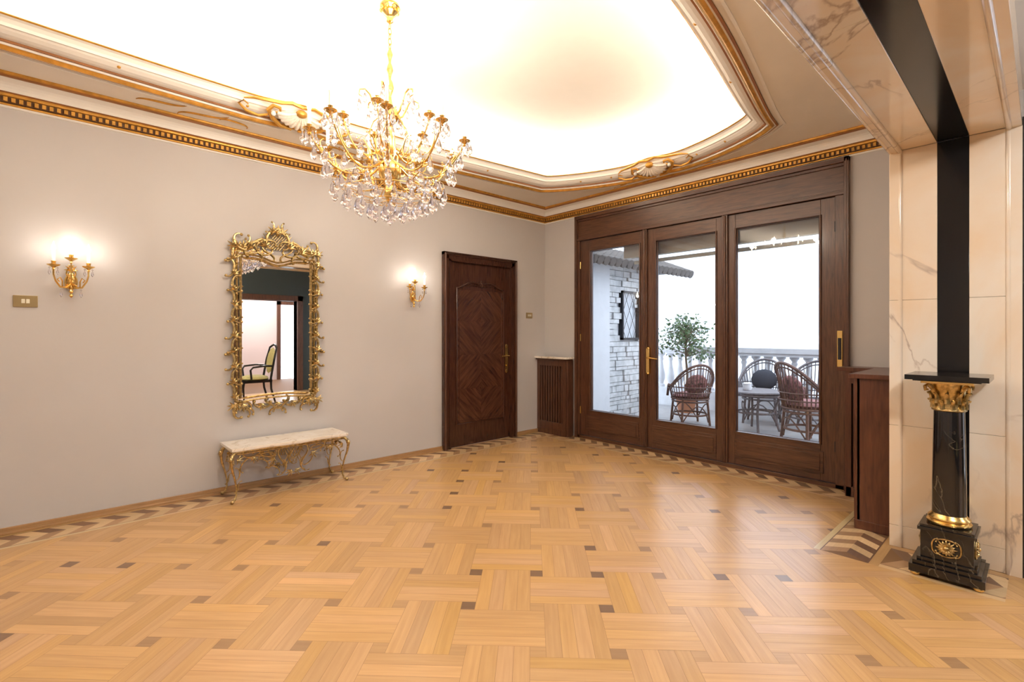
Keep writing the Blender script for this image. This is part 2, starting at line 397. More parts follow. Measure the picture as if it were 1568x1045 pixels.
def sweep(b,prof,path,mats,smooth=True):
    mt=miters(path);n=len(path)
    for s_ in range(len(prof)-1):
        vs=[];
        for (d,z) in (prof[s_],prof[s_+1]):
            for i in range(n): vs.append((path[i][0]+mt[i].x*d,path[i][1]+mt[i].y*d,z))
        b.add(vs,[(i,(i+1)%n,n+(i+1)%n,n+i) for i in range(n)],mats[s_] if isinstance(mats,list) else mats,False)
b=B()
mt=miters(path);n=len(path)
outer=[(path[i][0]+mt[i].x*.215,path[i][1]+mt[i].y*.215) for i in range(n)]
b.add([(x,y,ZS) for x,y in outer]+[(x,y,ZS) for x,y in rect],[(i,(i+1)%n,n+(i+1)%n,n+i) for i in range(n)],'soffit')
prof=[(.03,3.06),(.03,3.0),(.24,3.0),(.24,3.08),(.225,3.15),(.19,3.21),(.13,3.26),(.05,3.29),(-.06,3.30)]
sweep(b,prof,path,'white')
b.add([(path[i][0]-mt[i].x*.06,path[i][1]-mt[i].y*.06,3.30) for i in range(n)],[tuple(range(n))],'white')
b.box(-.1,XP,YF-.1,YB+.1,3.40,3.5,'white')
b.build('ceiling',recalc=False)
b=B()
def arc(p0,p1,bul,n=5):
    out=[]
    for i in range(n+1):
        t=i/n; out.append((lerp(p0[0],p1[0],t)+bul[0]*math.sin(pi*t),lerp(p0[1],p1[1],t)+bul[1]*math.sin(pi*t)))
    return out
segs=[]
def seg(pts,m):
    for i in range(len(pts)-1): segs.append((pts[i],pts[i+1],m))
seg([(.03,3.06),(.0,3.06)],'fascia')
seg(arc((0,3.06),(.003,3.047),(-.008,-.0)),'goldp')
seg([(.003,3.047),(.02,3.04)],'fascia')
seg(arc((.02,3.04),(.125,2.965),(-.012,-.022)),'fascia')
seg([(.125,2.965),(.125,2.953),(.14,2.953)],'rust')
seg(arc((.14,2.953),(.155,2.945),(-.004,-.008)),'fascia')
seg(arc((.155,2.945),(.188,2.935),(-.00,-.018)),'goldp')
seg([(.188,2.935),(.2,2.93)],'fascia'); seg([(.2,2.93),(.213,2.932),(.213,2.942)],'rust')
for a,c,m in segs: sweep(b,[a,c],path,m)
sweep(b,[(.245,2.941),(.245,2.934),(.262,2.934),(.262,2.941)],path,'fascia')
for i in range(0,n,8):
    if i%NS==0: continue
    x=path[i][0]+mt[i].x*.065; y=path[i][1]+mt[i].y*.065
    b.ball((x,y,2.985),.012,'goldp',8)
b.build('trim_1',recalc=False)
# LED: strip stands on the trough floor, hidden by the lip, aimed inwards
b=B(); sweep(b,[(.125,3.0),(.125,3.026),(.140,3.074),(.150,3.074),(.150,3.0)],path,['white','led','led','white']); b.build('cove_light_strip',recalc=False)
# cornice
b=B(); segs=[]
seg([(0,2.755),(-.010,2.758)],'fascia'); seg([(-.010,2.758),(-.016,2.768)],'fascia'); seg(arc((-.016,2.768),(-.018,2.784),(-.008,0)),'goldp')
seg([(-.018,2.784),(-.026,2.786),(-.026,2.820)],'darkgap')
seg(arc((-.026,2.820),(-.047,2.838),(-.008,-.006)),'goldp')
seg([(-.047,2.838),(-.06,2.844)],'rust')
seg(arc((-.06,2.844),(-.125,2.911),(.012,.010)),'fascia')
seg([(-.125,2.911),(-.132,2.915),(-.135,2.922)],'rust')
seg(arc((-.135,2.922),(-.154,2.941),(-.008,-.005)),'goldp')
rp=[(0,YF),(XR,YF),(XR,YB),(0,YB)]
for a,c,m in segs: sweep(b,[a,c],rp,m)
y=YF+.05
while y<YB-.04: b.box(.024,.040,y,y+.019,2.789,2.816,'goldp'); b.box(XR-.040,XR-.024,y,y+.019,2.789,2.816,'goldp'); y+=.036
x=.06
while x<XR-.06: b.box(x,x+.019,YB-.040,YB-.024,2.789,2.816,'goldp'); x+=.036
b.build('trim_2',recalc=False)
# cartouches
def cartouche(name,pos,ang):
    b=B(); b.M=Matrix.Translation(pos)@Matrix.Rotation(ang,4,'Z')@Matrix.Rotation(-.50,4,'X')@Matrix.Scale(1.2,4)
    for k in range(-5,6):
        a=k*.24; L=.12*(1-.02*abs(k)); pts=[];rr=[]
        for i in range(7):
            t=i/6; pts.append((math.sin(a)*L*t*1.35,-.05+math.cos(a)*L*t,-.03*math.sin(pi*t*.8)-.01)); rr.append(.005+.012*t*(1 if i<6 else .6))
        b.tube(pts,rr,'marblet',6)
    b.ball((0,-.05,-.025),.03,'goldp',10,(1.2,.9,.8)); b.ball((0,.02,-.0),.09,'soffit',14,(1.3,.75,.3))
    for sg in (-1,1):
        b.tube([(sg*x_,y_,z_) for x_,y_,z_ in [(.02,.10,-.01),(.09,.09,-.015),(.15,.045,-.02),(.19,-.01,-.02),(.17,-.05,-.02),(.13,-.045,-.02),(.12,-.015,-.02),(.145,-.005,-.02)]],[.010,.012,.015,.014,.012,.010,.008,.006],'goldp',7)
        b.tube([(sg*x_,y_,z_) for x_,y_,z_ in [(.0,-.085,-.01),(.07,-.10,-.01),(.13,-.08,-.012),(.2,-.07,-.01),(.28,-.055,-.005),(.33,-.03,0)]],[.010,.012,.011,.010,.008,.004],'goldp',7)
        b.tube([(sg*x_,y_,z_) for x_,y_,z_ in [(.18,.03,-.015),(.23,.06,-.012),(.3,.05,-.01),(.35,.01,-.008),(.33,-.02,-.008),(.30,-.0,-.008)]],[.007,.009,.010,.008,.006,.004],'goldp',6)
        b.ball((sg*.16,.0,-.03),.016,'fascia',8)
    return b.build(name)
cartouche('ceiling_cartouche',(.60,1.38,2.985),pi/2)
cartouche('ceiling_cartouche',(1.86,4.42,2.985),0)
cartouche('ceiling_cartouche',(3.32,1.40,2.985),-pi/2)
b=B()
for sg in (-1,1):
    yc=1.38
    for (dy,dx,th,half,k0,k1,ty) in [(.58,.27,.12,.20,1,22,'S'),(.36,.30,-.2,.13,3,30,'C'),(.84,.31,.05,.16,1,18,'S')]:
        b.M=Matrix.Translation((0,0,ZS-.004))
        pts=scrollpts((0,0),th,half,k0,k1,ty); N=len(pts)
        b.tube([(dx-py,yc+sg*(dy+px),0) for px,py in pts],[.003+.006*math.sin(pi*i/(N-1)) for i in range(N)],'goldp',6)
b.build('trim_3')
b=B()
for sg in (-1,1):
    for (dx,dy,th,half,k0,k1,ty) in [(.50,.20,.1,.12,1,24,'S')]:
        pts=scrollpts((0,0),th,half,k0,k1,ty); N=len(pts)
        b.tube([(1.86+sg*(dx+px),YB-dy-.02+py*.6,ZS-.004) for px,py in pts],[.003+.005*math.sin(pi*i/(N-1)) for i in range(N)],'goldp',6)
b.build('trim_4')

# baseboards
b=B(); b.box(0,.014,YF,3.135,0,.045,'base'); b.box(0,.02,YF,3.135,0,.016,'base'); b.box(0,.014,4.245,4.65,0,.045,'base'); b.build('baseboard_left',.002)

# ------------------------------------------------------------------ door on left wall
b=B()
y0,y1,zt=3.135,4.245,2.21
for (i0,i1,d,m) in [(0,.035,.050,'woody'),(.035,.075,.034,'woody'),(.075,.098,.044,'woody')]:
    b.box(.001,d,y0+i0,y0+i1,0,zt-i0,m); b.box(.001,d,y1-i1,y1-i0,0,zt-i0,m); b.box(.001,d,y0+i0,y1-i0,zt-i1,zt-i0,m)
b.tube([(.050,y0+.018,0),(.050,y0+.018,zt-.018),(.050,y1-.018,zt-.018),(.050,y1-.018,0)],.013,'wood',8)
dy0,dy1,dz=y0+.098,y1-.098,zt-.098
ym=(dy0+dy1)/2
b.box(.001,.006,dy0,dy1,.005,dz,'woody')
zs=[.27,.66,1.05,1.44,1.80]
for i in range(4):
    m1,m2=('wd1','wd2') if i%2==0 else ('wd2','wd1')
    b.box(.006,.012,dy0+.111,ym-.0005,zs[i]+.0005,zs[i+1]-.0005,m1); b.box(.006,.012,ym+.0005,dy1-.111,zs[i]+.0005,zs[i+1]-.0005,m2)
def archpath(y0,y1,z0,z1,rise):
    P=[(y0,z0),(y0,z1)]
    for i in range(1,24):
        t=i/24; s_=math.sin(pi*t); yy=lerp(y0,y1,t); P.append((yy,z1+rise*(s_**2)+.035*math.sin(2*pi*t)**2))
    P+=[(y1,z1),(y1,z0)]; return P
P=archpath(dy0+.10,dy1-.10,.26,1.82,.06)
b.tube([(.010,y,z) for y,z in P],.011,'woody',8,closed=True)
P=archpath(dy0+.135,dy1-.135,.295,1.785,.055)
b.tube([(.011,y,z) for y,z in P],.005,'woody',6,closed=True)
b.M=Matrix.Translation((.014,ym,1.86))@Matrix(((0,0,1,0),(1,0,0,0),(0,1,0,0),(0,0,0,1)))
for sg in (-1,1): orn(b,(sg*.07,.0),sg*-.3,.09,2,40,'C',.007,'woody')
leaf(b,(0,-.02),pi/2,.06,.008,'woody')
b.M=Matrix()
hy=dy1-.05
b.box(0.006,.014,hy-.022,hy+.022,.83,1.14,'brass'); b.ball((.012,hy,1.14),.024,'brass',10,(.3,1,1)); b.ball((.012,hy,.83),.024,'brass',10,(.3,1,1))
b.tube([(0.006,hy,1.02),(.056,hy,1.02),(.061,hy-.03,1.022),(.058,hy-.12,1.015)],[.01,.01,.009,.007],'brass',8)
b.tube([(.012,hy,.9),(.024,hy,.9)],.011,'brass',8)
b.build('door_1',.0025)

# ------------------------------------------------------------------ window wall
b=B()
wx0,wx1=.549,3.461
b.box(wx0,.585,4.755,4.95,0,2.757,'wood'); b.box(.585,.62,4.775,4.95,0,2.45,'wood')
b.box(3.425,wx1,4.755,4.95,0,2.757,'wood'); b.box(3.36,3.425,4.775,4.95,0,2.45,'wood')
b.box(wx0,wx1,4.755,4.95,2.715,2.757,'woodh'); b.box(.585,3.425,4.79,4.95,2.45,2.715,'woodh')
b.box(.585,3.425,4.765,4.80,2.45,2.475,'woodh'); b.box(.585,3.425,4.775,4.80,2.69,2.715,'woodh')
b.box(.585,3.425,4.78,4.80,2.475,2.49,'woodh')
b.box(.585,3.425,4.775,4.95,0,.035,'woodh')
for xx in (.567,3.443): b.tube([(xx,4.765,0),(xx,4.765,2.74)],.012,'wood',8)
leaves=[(.62,1.54,.145,.07),(1.54,2.432,.125,.092),(2.432,3.36,.095,.112)]
for (l0,l1,sl,sr) in leaves:
    yf,yb=4.795,4.86
    zb,zt_=.04,2.445; gz0,gz1=.35,2.31
    b.box(l0+.002,l0+sl,yf,yb,zb,zt_,'wood'); b.box(l1-sr,l1-.002,yf,yb,zb,zt_,'wood')
    b.box(l0+sl,l1-sr,yf,yb,gz1,zt_,'woodh'); b.box(l0+sl,l1-sr,yf,yb,zb,gz0,'woodh')
    b.box(l0+.09,l1-.09,yf-.010,yf,.10,.29,'woodh'); b.box(l0+.115,l1-.115,yf-.018,yf-.010,.125,.265,'woodh')
    g0,g1=l0+sl,l1-sr
    b.tube([(g0,yf,gz0),(g0,yf,gz1),(g1,yf,gz1),(g1,yf,gz0)],.011,'wood',8,closed=True)
    b.tube([(g0+.012,yf+.018,gz0+.012),(g0+.012,yf+.018,gz1-.012),(g1-.012,yf+.018,gz1-.012),(g1-.012,yf+.018,gz0+.012)],.008,'wood',6,closed=True)
    b.box(g0-.01,g1+.01,4.832,4.838,gz0-.01,gz1+.01,'pane')
for xx in (1.54,2.432):
    b.box(xx-.028,xx+.028,4.772,4.797,.04,2.45,'wood'); b.tube([(xx,4.772,.05),(xx,4.772,2.44)],.014,'wood',8)
hx=1.585
b.box(hx-.02,hx+.02,4.765,4.797,.86,1.14,'brass'); b.lathe([(.001,-.02),(.02,-.01),(.022,0),(.001,.02)],(hx,4.78,1.14),'brass',10); b.lathe([(.001,-.02),(.02,-.01),(.022,0),(.001,.02)],(hx,4.78,.86),'brass',10)
b.tube([(hx,4.77,1.03),(hx,4.745,1.03),(hx+.04,4.742,1.03),(hx+.13,4.744,1.02)],[.010,.010,.009,.007],'brass',8)
b.box(3.375,3.415,4.765,4.776,1.02,1.32,'brass'); b.box(3.383,3.407,4.758,4.767,1.08,1.26,'iron')
for z in (.3,1.2,2.1): b.tube([(.62,4.79,z),(.62,4.79,z+.09)],.009,'brass',8)
for z in (.3,2.15): b.tube([(3.36,4.79,z),(3.36,4.79,z+.09)],.009,'iron',8)
b.build('window_1',.0025)

# ------------------------------------------------------------------ radiator covers
b=B()
b.box(.0,.50,4.65,4.79,0,.07,'wood'); b.box(0,.05,4.65,4.79,.07,.955,'wood'); b.box(.44,.50,4.65,4.79,.07,.955,'wood')
b.box(.05,.44,4.65,4.79,.88,.955,'wood'); b.box(.05,.44,4.65,4.79,.07,.16,'wood')
b.box(.05,.44,4.72,4.73,.16,.88,'ebony')
for i in range(9):
    xx=lerp(.05,.44,(i+.5)/9); b.box(xx-.011,xx+.011,4.658,4.685,.16,.88,'wood')
b.box(.50,.525,4.66,4.75,0,.955,'wood')
b.box(.0,.55,4.60,4.75,.975,1.0,'marblet'); b.box(0,.53,4.625,4.75,.955,.975,'wood')
b.build('radiator_cover',.002)
b=B()
b.box(3.47,3.70,4.62,4.79,0,.08,'mahog'); b.box(3.466,3.51,4.62,4.79,.0,1.0,'mahog'); b.box(3.65,3.70,4.62,4.79,.08,1.0,'mahog'); b.box(3.50,3.65,4.62,4.79,.9,1.0,'mahog')
b.box(3.50,3.65,4.70,4.71,.08,.9,'ebony')
for i in range(4):
    xx=lerp(3.51,3.65,(i+.5)/4); b.box(xx-.010,xx+.010,4.63,4.655,.08,.9,'mahog')
b.box(3.42,3.47,4.58,4.74,1.0,1.03,'mahog'); b.box(3.466,3.90,4.58,4.79,1.0,1.03,'mahog'); 
b.box(3.685,3.895,3.905,4.62,0,.06,'mahog'); b.box(3.70,3.895,3.905,3.95,.06,1.0,'mahog'); b.box(3.70,3.895,4.57,4.62,.06,1.0,'mahog')
b.box(3.685,3.72,3.905,3.98,.06,1.0,'mahog'); b.box(3.685,3.72,4.55,4.62,.06,1.0,'mahog'); b.box(3.685,3.72,3.98,4.55,.9,1.0,'mahog'); b.box(3.685,3.72,3.98,4.55,.06,.15,'mahog')
for i in range(14):
    yy=3.98+.57*(i+.5)/14; b.box(3.69,3.71,yy-.009,yy+.009,.15,.9,'mahog')
b.box(3.735,3.745,3.98,4.55,.15,.9,'ebony')
b.box(3.66,3.90,3.88,4.60,1.0,1.03,'mahog')
b.build('radiator_cabinet',.003)

# ------------------------------------------------------------------ marble portal
b=B()
y0,y1=YJ,YJ+.03
joints=[0,.13,.74,1.50,2.41]
for i in range(len(joints)-1):
    b.box(XR+.03,4.125,y0,y1,joints[i]+.0006,joints[i+1]-.0006,'marble'); b.box(4.262,XP-.0,y0,y1,joints[i]+.0006,joints[i+1]-.0006,'marble')
    b.box(XR-.018,XR+.032,y0-.012,y1+.10,joints[i]+.0006,joints[i+1]-.0006,'marble')
b.box(4.125,4.262,y0+.004,y1,0,2.41,'blackp')
b.tube([(XR+.032,YJ,0),(XR+.032,YJ,2.43)],.013,'marble',10)
b.box(XP,XP+.05,y0-.012,y1+.1,0,2.45,'marble'); b.tube([(XP,YJ,0),(XP,YJ,2.43)],.014,'marble',10)
b.box(XP+.05,XP+.10,y0,y1+.1,0,2.45,'ebony')
b.box(XR-.018,XP+.05,-1.24,-1.2,0,2.41,'marble')
for i,(a,c) in enumerate([(-1.2,.45),(.45,2.1),(2.1,YJ)]):
    b.box(XR+.03,4.125,a+.001,c-.001,2.41,2.44,'marble'); b.box(4.262,XP,a+.001,c-.001,2.41,2.44,'marble')
b.box(4.125,4.262,-1.2,YJ,2.414,2.44,'blackp')
b.box(XR-.018,XR+.032,-1.24,YJ+.1,2.40,2.56,'marble'); b.box(XR,XP,-1.2,YJ,2.44,2.56,'marble')
b.tube([(XR+.032,-1.2,2.405),(XR+.032,YJ,2.405)],.014,'marble',10); b.tube([(XR-.012,-1.2,2.405),(XR-.012,YJ,2.405)],.010,'marble',10)
b.box(XP,XP+.05,-1.2,YJ+.1,2.40,2.60,'marble'); b.tube([(XP,-1.2,2.405),(XP,YJ,2.405)],.014,'marble',10)
b.build('trim_5',.002)

# ------------------------------------------------------------------ pedestal column
b=B(); cx,cy=4.20,3.525
b.M=Matrix.Translation((cx,cy,0))
def sq(h,z0,z1,m): b.box(-h,h,-h,h,z0,z1,m)
for sx in (-1,1):
    for sy in (-1,1): b.ball((sx*.125,sy*.125,.014),.02,'brass',10,(1.2,1.2,.7))
sq(.150,.022,.062,'black'); sq(.136,.062,.082,'black'); sq(.120,.082,.10,'black'); sq(.106,.10,.245,'black'); sq(.118,.245,.262,'black'); sq(.108,.262,.275,'black')
b.lathe([(.088,.275),(.094,.282),(.094,.290),(.084,.297),(.089,.305),(.089,.312),(.076,.325),(.073,.332)],(0,0,0),'brass',28)
b.lathe([(.072,.332),(.071,.5),(.068,.7),(.064,.885)],(0,0,0),'black',32)
b.lathe([(.066,.882),(.073,.886),(.073,.893),(.066,.90),(.062,.91),(.064,.96),(.074,1.0),(.088,1.03),(.06,1.035)],(0,0,0),'antique',28)
for ring,(nn,z0,h,rr) in enumerate([(10,.895,.055,.066),(10,.925,.065,.070)]):
    for k in range(nn):
        a=2*pi*(k+.5*ring)/nn
        pts=[];w=[]
        for i in range(7):
            t=i/6; r_=rr+.022*t**3; z_=z0+h*(t if t<.85 else .85-(t-.85)*.6)
            pts.append((math.cos(a)*r_,math.sin(a)*r_,z_)); w.append(.012*(1-.6*t)+.002)
        b.tube(pts,w,'antique',6)
for k in range(4):
    a=pi/4+k*pi/2; b.tube([(math.cos(a)*r_,math.sin(a)*r_,z_) for r_,z_ in [(.07,.97),(.085,1.0),(.11,1.025),(.125,1.015),(.122,.995),(.11,.998)]],[.010,.010,.010,.009,.008,.006],'antique',7)
sq(.105,1.032,1.045,'brass')
pts=[(.165,-.165),(.165,.165),(-.165,.165),(-.165,-.165)]
b.prism(pts,1.052,1.078,'blackp'); sq(.135,1.045,1.052,'blackp')
for k in range(4):
    b.M=Matrix.Translation((cx,cy,0))@Matrix.Rotation(k*pi/2,4,'Z')@Matrix.Translation((0,-.108,.172))@Matrix.Rotation(pi/2,4,'X')
    for j in range(8):
        a=j*pi/4; leaf(b,(math.cos(a)*.012,math.sin(a)*.012),a,.034,.006,'antique')
    b.ball((0,0,.006),.013,'antique',8)
    for sg in (-1,1): orn(b,(sg*.058,0),pi/2,.05,sg*8,sg*70,'C',.005,'antique')
    for sg in (-1,1): orn(b,(0,sg*.045),0,.05,-sg*8,-sg*60,'C',.005,'antique')
b.build('pedestal_column',.002)

# ------------------------------------------------------------------ chandelier
CX,CY=1.84,1.487
b=B(); b.M=Matrix.Translation((CX,CY,0))
b.lathe([(.055,3.30),(.060,3.285),(.045,3.27),(.048,3.255),(.028,3.235),(.018,3.22),(.02,3.20),(.006,3.19)],(0,0,0),'gold',20)
for k in range(8):
    a=k*pi/4; b.ball((math.cos(a)*.052,math.sin(a)*.052,3.272),.013,'gold',8)
z=3.185; k=0
while z>3.03:
    pts=[]
    for i in range(10):
        a=2*pi*i/10; u_=math.cos(a)*.011; w_=math.sin(a)*.02
        pts.append((u_ if k%2==0 else 0,0 if k%2==0 else u_,z+w_-.014))
    b.tube(pts,.003,'gold',5,closed=True); z-=.031; k+=1
b.lathe([(.004,3.04),(.012,3.02),(.018,3.0),(.010,2.975),(.007,2.95),(.015,2.93),(.020,2.905),(.010,2.875),(.007,2.85),(.018,2.83),(.024,2.80),(.020,2.775),(.010,2.75),(.010,2.73),(.022,2.68),(.045,2.655),(.062,2.63),(.066,2.61),(.05,2.595),(.018,2.58),(.010,2.55),(.014,2.52),(.022,2.49),(.026,2.44),(.020,2.40),(.012,2.38),(.022,2.36),(.045,2.345),(.062,2.32),(.068,2.29),(.064,2.25),(.045,2.22),(.024,2.20),(.032,2.17),(.035,2.14),(.02,2.11),(.01,2.09),(.004,2.08)],(0,0,0),'gold',20)
def candle(b,x,y,z,h=.085):
    b.lathe([(.004,-.026),(.009,-.020),(.006,-.012),(.016,-.004),(.032,.006),(.036,.011),(.030,.011),(.012,.008),(.012,.028),(.015,.032),(.012,.034)],(x,y,z),'gold',14)
    b.lathe([(.010,.03),(.010,.03+h)],(x,y,z),'candle',10)
    zz=z+.03+h
    b.lathe([(.007,0),(.011,.012),(.0115,.022),(.008,.04),(.003,.056),(.0006,.064)],(x,y,zz),'bulb',10)
def armcurve(r0,z0,r1,z1,dip,n=16):
    P=[]
    for i in range(n+1):
        t=i/n; r_=lerp(r0,r1,1-(1-t)**1.15); zz=lerp(z0,z1,t**2.6)-dip*math.sin(pi*t)**1.0*(1-.25*t)
        P.append((r_,zz))
    return P
lights=[]
NA=9
for k in range(NA):
    a=2*pi*k/NA+.16; ca_,sa_=math.cos(a),math.sin(a)
    P=armcurve(.06,2.33,.455,2.47,.11)
    b.tube([(ca_*r_,sa_*r_,z_) for r_,z_ in P],[.0075-.003*i/16 for i in range(17)],'gold',7)
    b.M=Matrix.Translation((CX,CY,0))@Matrix.Rotation(a,4,'Z')@Matrix.Rotation(pi/2,4,'X')
    orn(b,(.20,2.32),.3,.09,3,60,'S',.0048,'gold'); orn(b,(.38,2.36),1.0,.08,4,60,'C',.0045,'gold')
    orn(b,(.13,2.42),1.2,.09,-4,-60,'C',.0045,'gold')
    leaf(b,(.30,2.265),.6,.05,.004,'gold')
    b.M=Matrix.Translation((CX,CY,0))
    x,y=ca_*.455,sa_*.455; candle(b,x,y,2.47); 
    if k%2==0: lights.append((CX+x,CY+y,2.63))
    for j in range(6):
        aa=j*2*pi/6+a; b.drop((x+math.cos(aa)*.036,y+math.sin(aa)*.036,2.475),.075,.0145)
    for r_,zz,h in ((.43,2.40,.09),(.36,2.31,.095),(.28,2.26,.095),(.20,2.25,.08)):
        b.drop((ca_*r_,sa_*r_,zz),h,.021)
    a2=a+pi/NA; b.drop((math.cos(a2)*.40,math.sin(a2)*.40,2.34),.09,.021)
    for t in range(1,10):
        t/=10; rr_=.44-.05*math.sin(pi*t); aa=a+2*pi/NA*t; b.ball((math.cos(aa)*rr_,math.sin(aa)*rr_,2.44-.10*math.sin(pi*t)),.007,'crystal',6)
for k in range(5):
    a=2*pi*k/5+.5; ca_,sa_=math.cos(a),math.sin(a)
    P=armcurve(.05,2.42,.27,2.585,.07)
    b.tube([(ca_*r_,sa_*r_,z_) for r_,z_ in P],[.007-.003*i/16 for i in range(17)],'gold',7)
    x,y=ca_*.27,sa_*.27; candle(b,x,y,2.585)
    for j in range(5):
        aa=j*2*pi/5+a; b.drop((x+math.cos(aa)*.034,y+math.sin(aa)*.034,2.59),.06,.013)
    b.drop((ca_*.18,sa_*.18,2.43),.08,.017); b.drop((ca_*.24,sa_*.24,2.50),.08,.017)
for k in range(6):
    a=2*pi*k/6+.3; ca_,sa_=math.cos(a),math.sin(a)
    P=[(.05,2.62),(.08,2.64),(.10,2.68),(.12,2.73),(.15,2.755),(.18,2.745),(.185,2.715),(.165,2.705)]
    b.tube([(ca_*r_,sa_*r_,z_) for r_,z_ in P],[.007,.007,.006,.006,.005,.005,.004,.003],'gold',7)
    b.drop((ca_*.183,sa_*.183,2.71),.085,.018); b.drop((ca_*.15,sa_*.15,2.75),.07,.015); b.drop((ca_*.11,sa_*.11,2.70),.06,.014)
    P=[(.06,2.61),(.10,2.57),(.125,2.50),(.11,2.43),(.07,2.38)]
    b.tube([(ca_*r_,sa_*r_,z_) for r_,z_ in P],.004,'gold',6)
    b.drop((ca_*.07,sa_*.07,2.61),.08,.017); b.drop((ca_*.13,sa_*.13,2.52),.07,.015)
for (r_,zz,nn,h,w_) in [(.33,2.20,18,.095,.021),(.26,2.155,16,.095,.021),(.19,2.12,12,.095,.021),(.12,2.10,8,.10,.02),(.05,2.09,4,.09,.018)]:
    b.tube([(math.cos(2*pi*i/24)*r_,math.sin(2*pi*i/24)*r_,zz+.004) for i in range(24)],.0022,'gold',5,closed=True)
    for k in range(nn):
        a=2*pi*k/nn+r_*9; b.drop((math.cos(a)*r_,math.sin(a)*r_,zz),h,w_)
for k in range(6):
    a=k*pi/3; b.tube([(math.cos(a)*r_,math.sin(a)*r_,z_) for r_,z_ in [(.04,2.22),(.12,2.16),(.2,2.16),(.33,2.205)]],.003,'gold',5)
b.ball((0,0,2.045),.026,'crystal',12); b.drop((0,0,2.03),.06,.018)
b.build('chandelier')
for i,l in enumerate(lights):
    ld=bpy.data.lights.new('chandelier_bulb_light','POINT'); ld.energy=12; ld.color=(1,.90,.77); ld.shadow_soft_size=.03
    lo=bpy.data.objects.new('chandelier_bulb_light',ld); lo.location=(l[0],l[1],l[2]+.04); sc.collection.objects.link(lo)

# ------------------------------------------------------------------ sconces
PL=Matrix(((0,0,1,0),(1,0,0,0),(0,1,0,0),(0,0,0,1)))  # local (a=Y,b=Z,d=X)
def sconce(yc,zc):
    b=B(); b.M=Matrix.Translation((0,yc,zc))
    b.ball((.012,0,-.01),.035,'gold',12,(.33,.7,1.8)); b.ball((.018,0,-.02),.018,'gold',10,(.7,1,1.3))
    b.M=Matrix.Translation((.018,yc,zc))@PL
    for sg in (-1,1):
        orn(b,(sg*.03,-.02),pi/2,.06,sg*6,sg*60,'C',.005,'gold'); orn(b,(sg*.02,.06),pi/2+sg*.3,.05,sg*6,sg*70,'C',.0045,'gold')
    leaf(b,(0,-.03),-pi/2,.055,.006,'gold'); leaf(b,(0,.05),pi/2,.06,.006,'gold')
    b.M=Matrix.Translation((0,yc,zc))
    W=.088
    for sg in (-1,1):
        P=[(.02,0,-.03),(.05,.03,-.06),(.08,.055,-.06),(.10,W-.01,-.02),(.105,W,.02),(.105,W,.06)]
        b.tube([(x,sg*y,z) for x,y,z in P],[.007,.007,.006,.005,.005,.005],'gold',7)
        b.tube([(x,sg*y,z) for x,y,z in [(.07,.045,-.06),(.075,.045,-.02),(.08,.055,.005),(.085,.07,-.01),(.08,.06,-.025)]],.004,'gold',6)
        candle(b,.105,sg*W,.075,.07)
        b.drop((.105,sg*(W+.02),.07),.04,.009); b.drop((.105,sg*(W-.02),.07),.04,.009); b.drop((.07,sg*.05,-.07),.045,.01)
    b.tube([(.02,0,-.02),(.05,0,-.03),(.065,0,.0),(.06,0,.06),(.06,0,.12)],.005,'gold',7); candle(b,.06,0,.13,.06)
    b.lathe([(.001,-.13),(.012,-.115),(.006,-.1),(.014,-.085),(.004,-.07)],(.04,0,0),'gold',10)
    b.build('wall_sconce')
    for (dx,dy,dz) in ((.12,-W,.16),(.12,W,.16)):
        ld=bpy.data.lights.new('sconce_bulb_light','POINT'); ld.energy=1.15; ld.color=(1,.93,.87); ld.shadow_soft_size=.02
        lo=bpy.data.objects.new('sconce_bulb_light',ld); lo.location=(dx,yc+dy,zc+dz+.03); sc.collection.objects.link(lo)
sconce(.065,1.67); sconce(2.755,1.70)

# switches
def switch(y,z,w,h,n):
    b=B(); b.box(0,.008,y-w/2,y+w/2,z-h/2,z+h/2,'switch')
    for k in range(n): yy=y+(k-(n-1)/2)*.022; b.box(.008,.012,yy-.009,yy+.009,z-.014,z+.014,'switchw')
    b.build('light_switch',.002)
switch(-.158,1.51,.117,.076,2); switch(4.50,1.53,.11,.072,3)

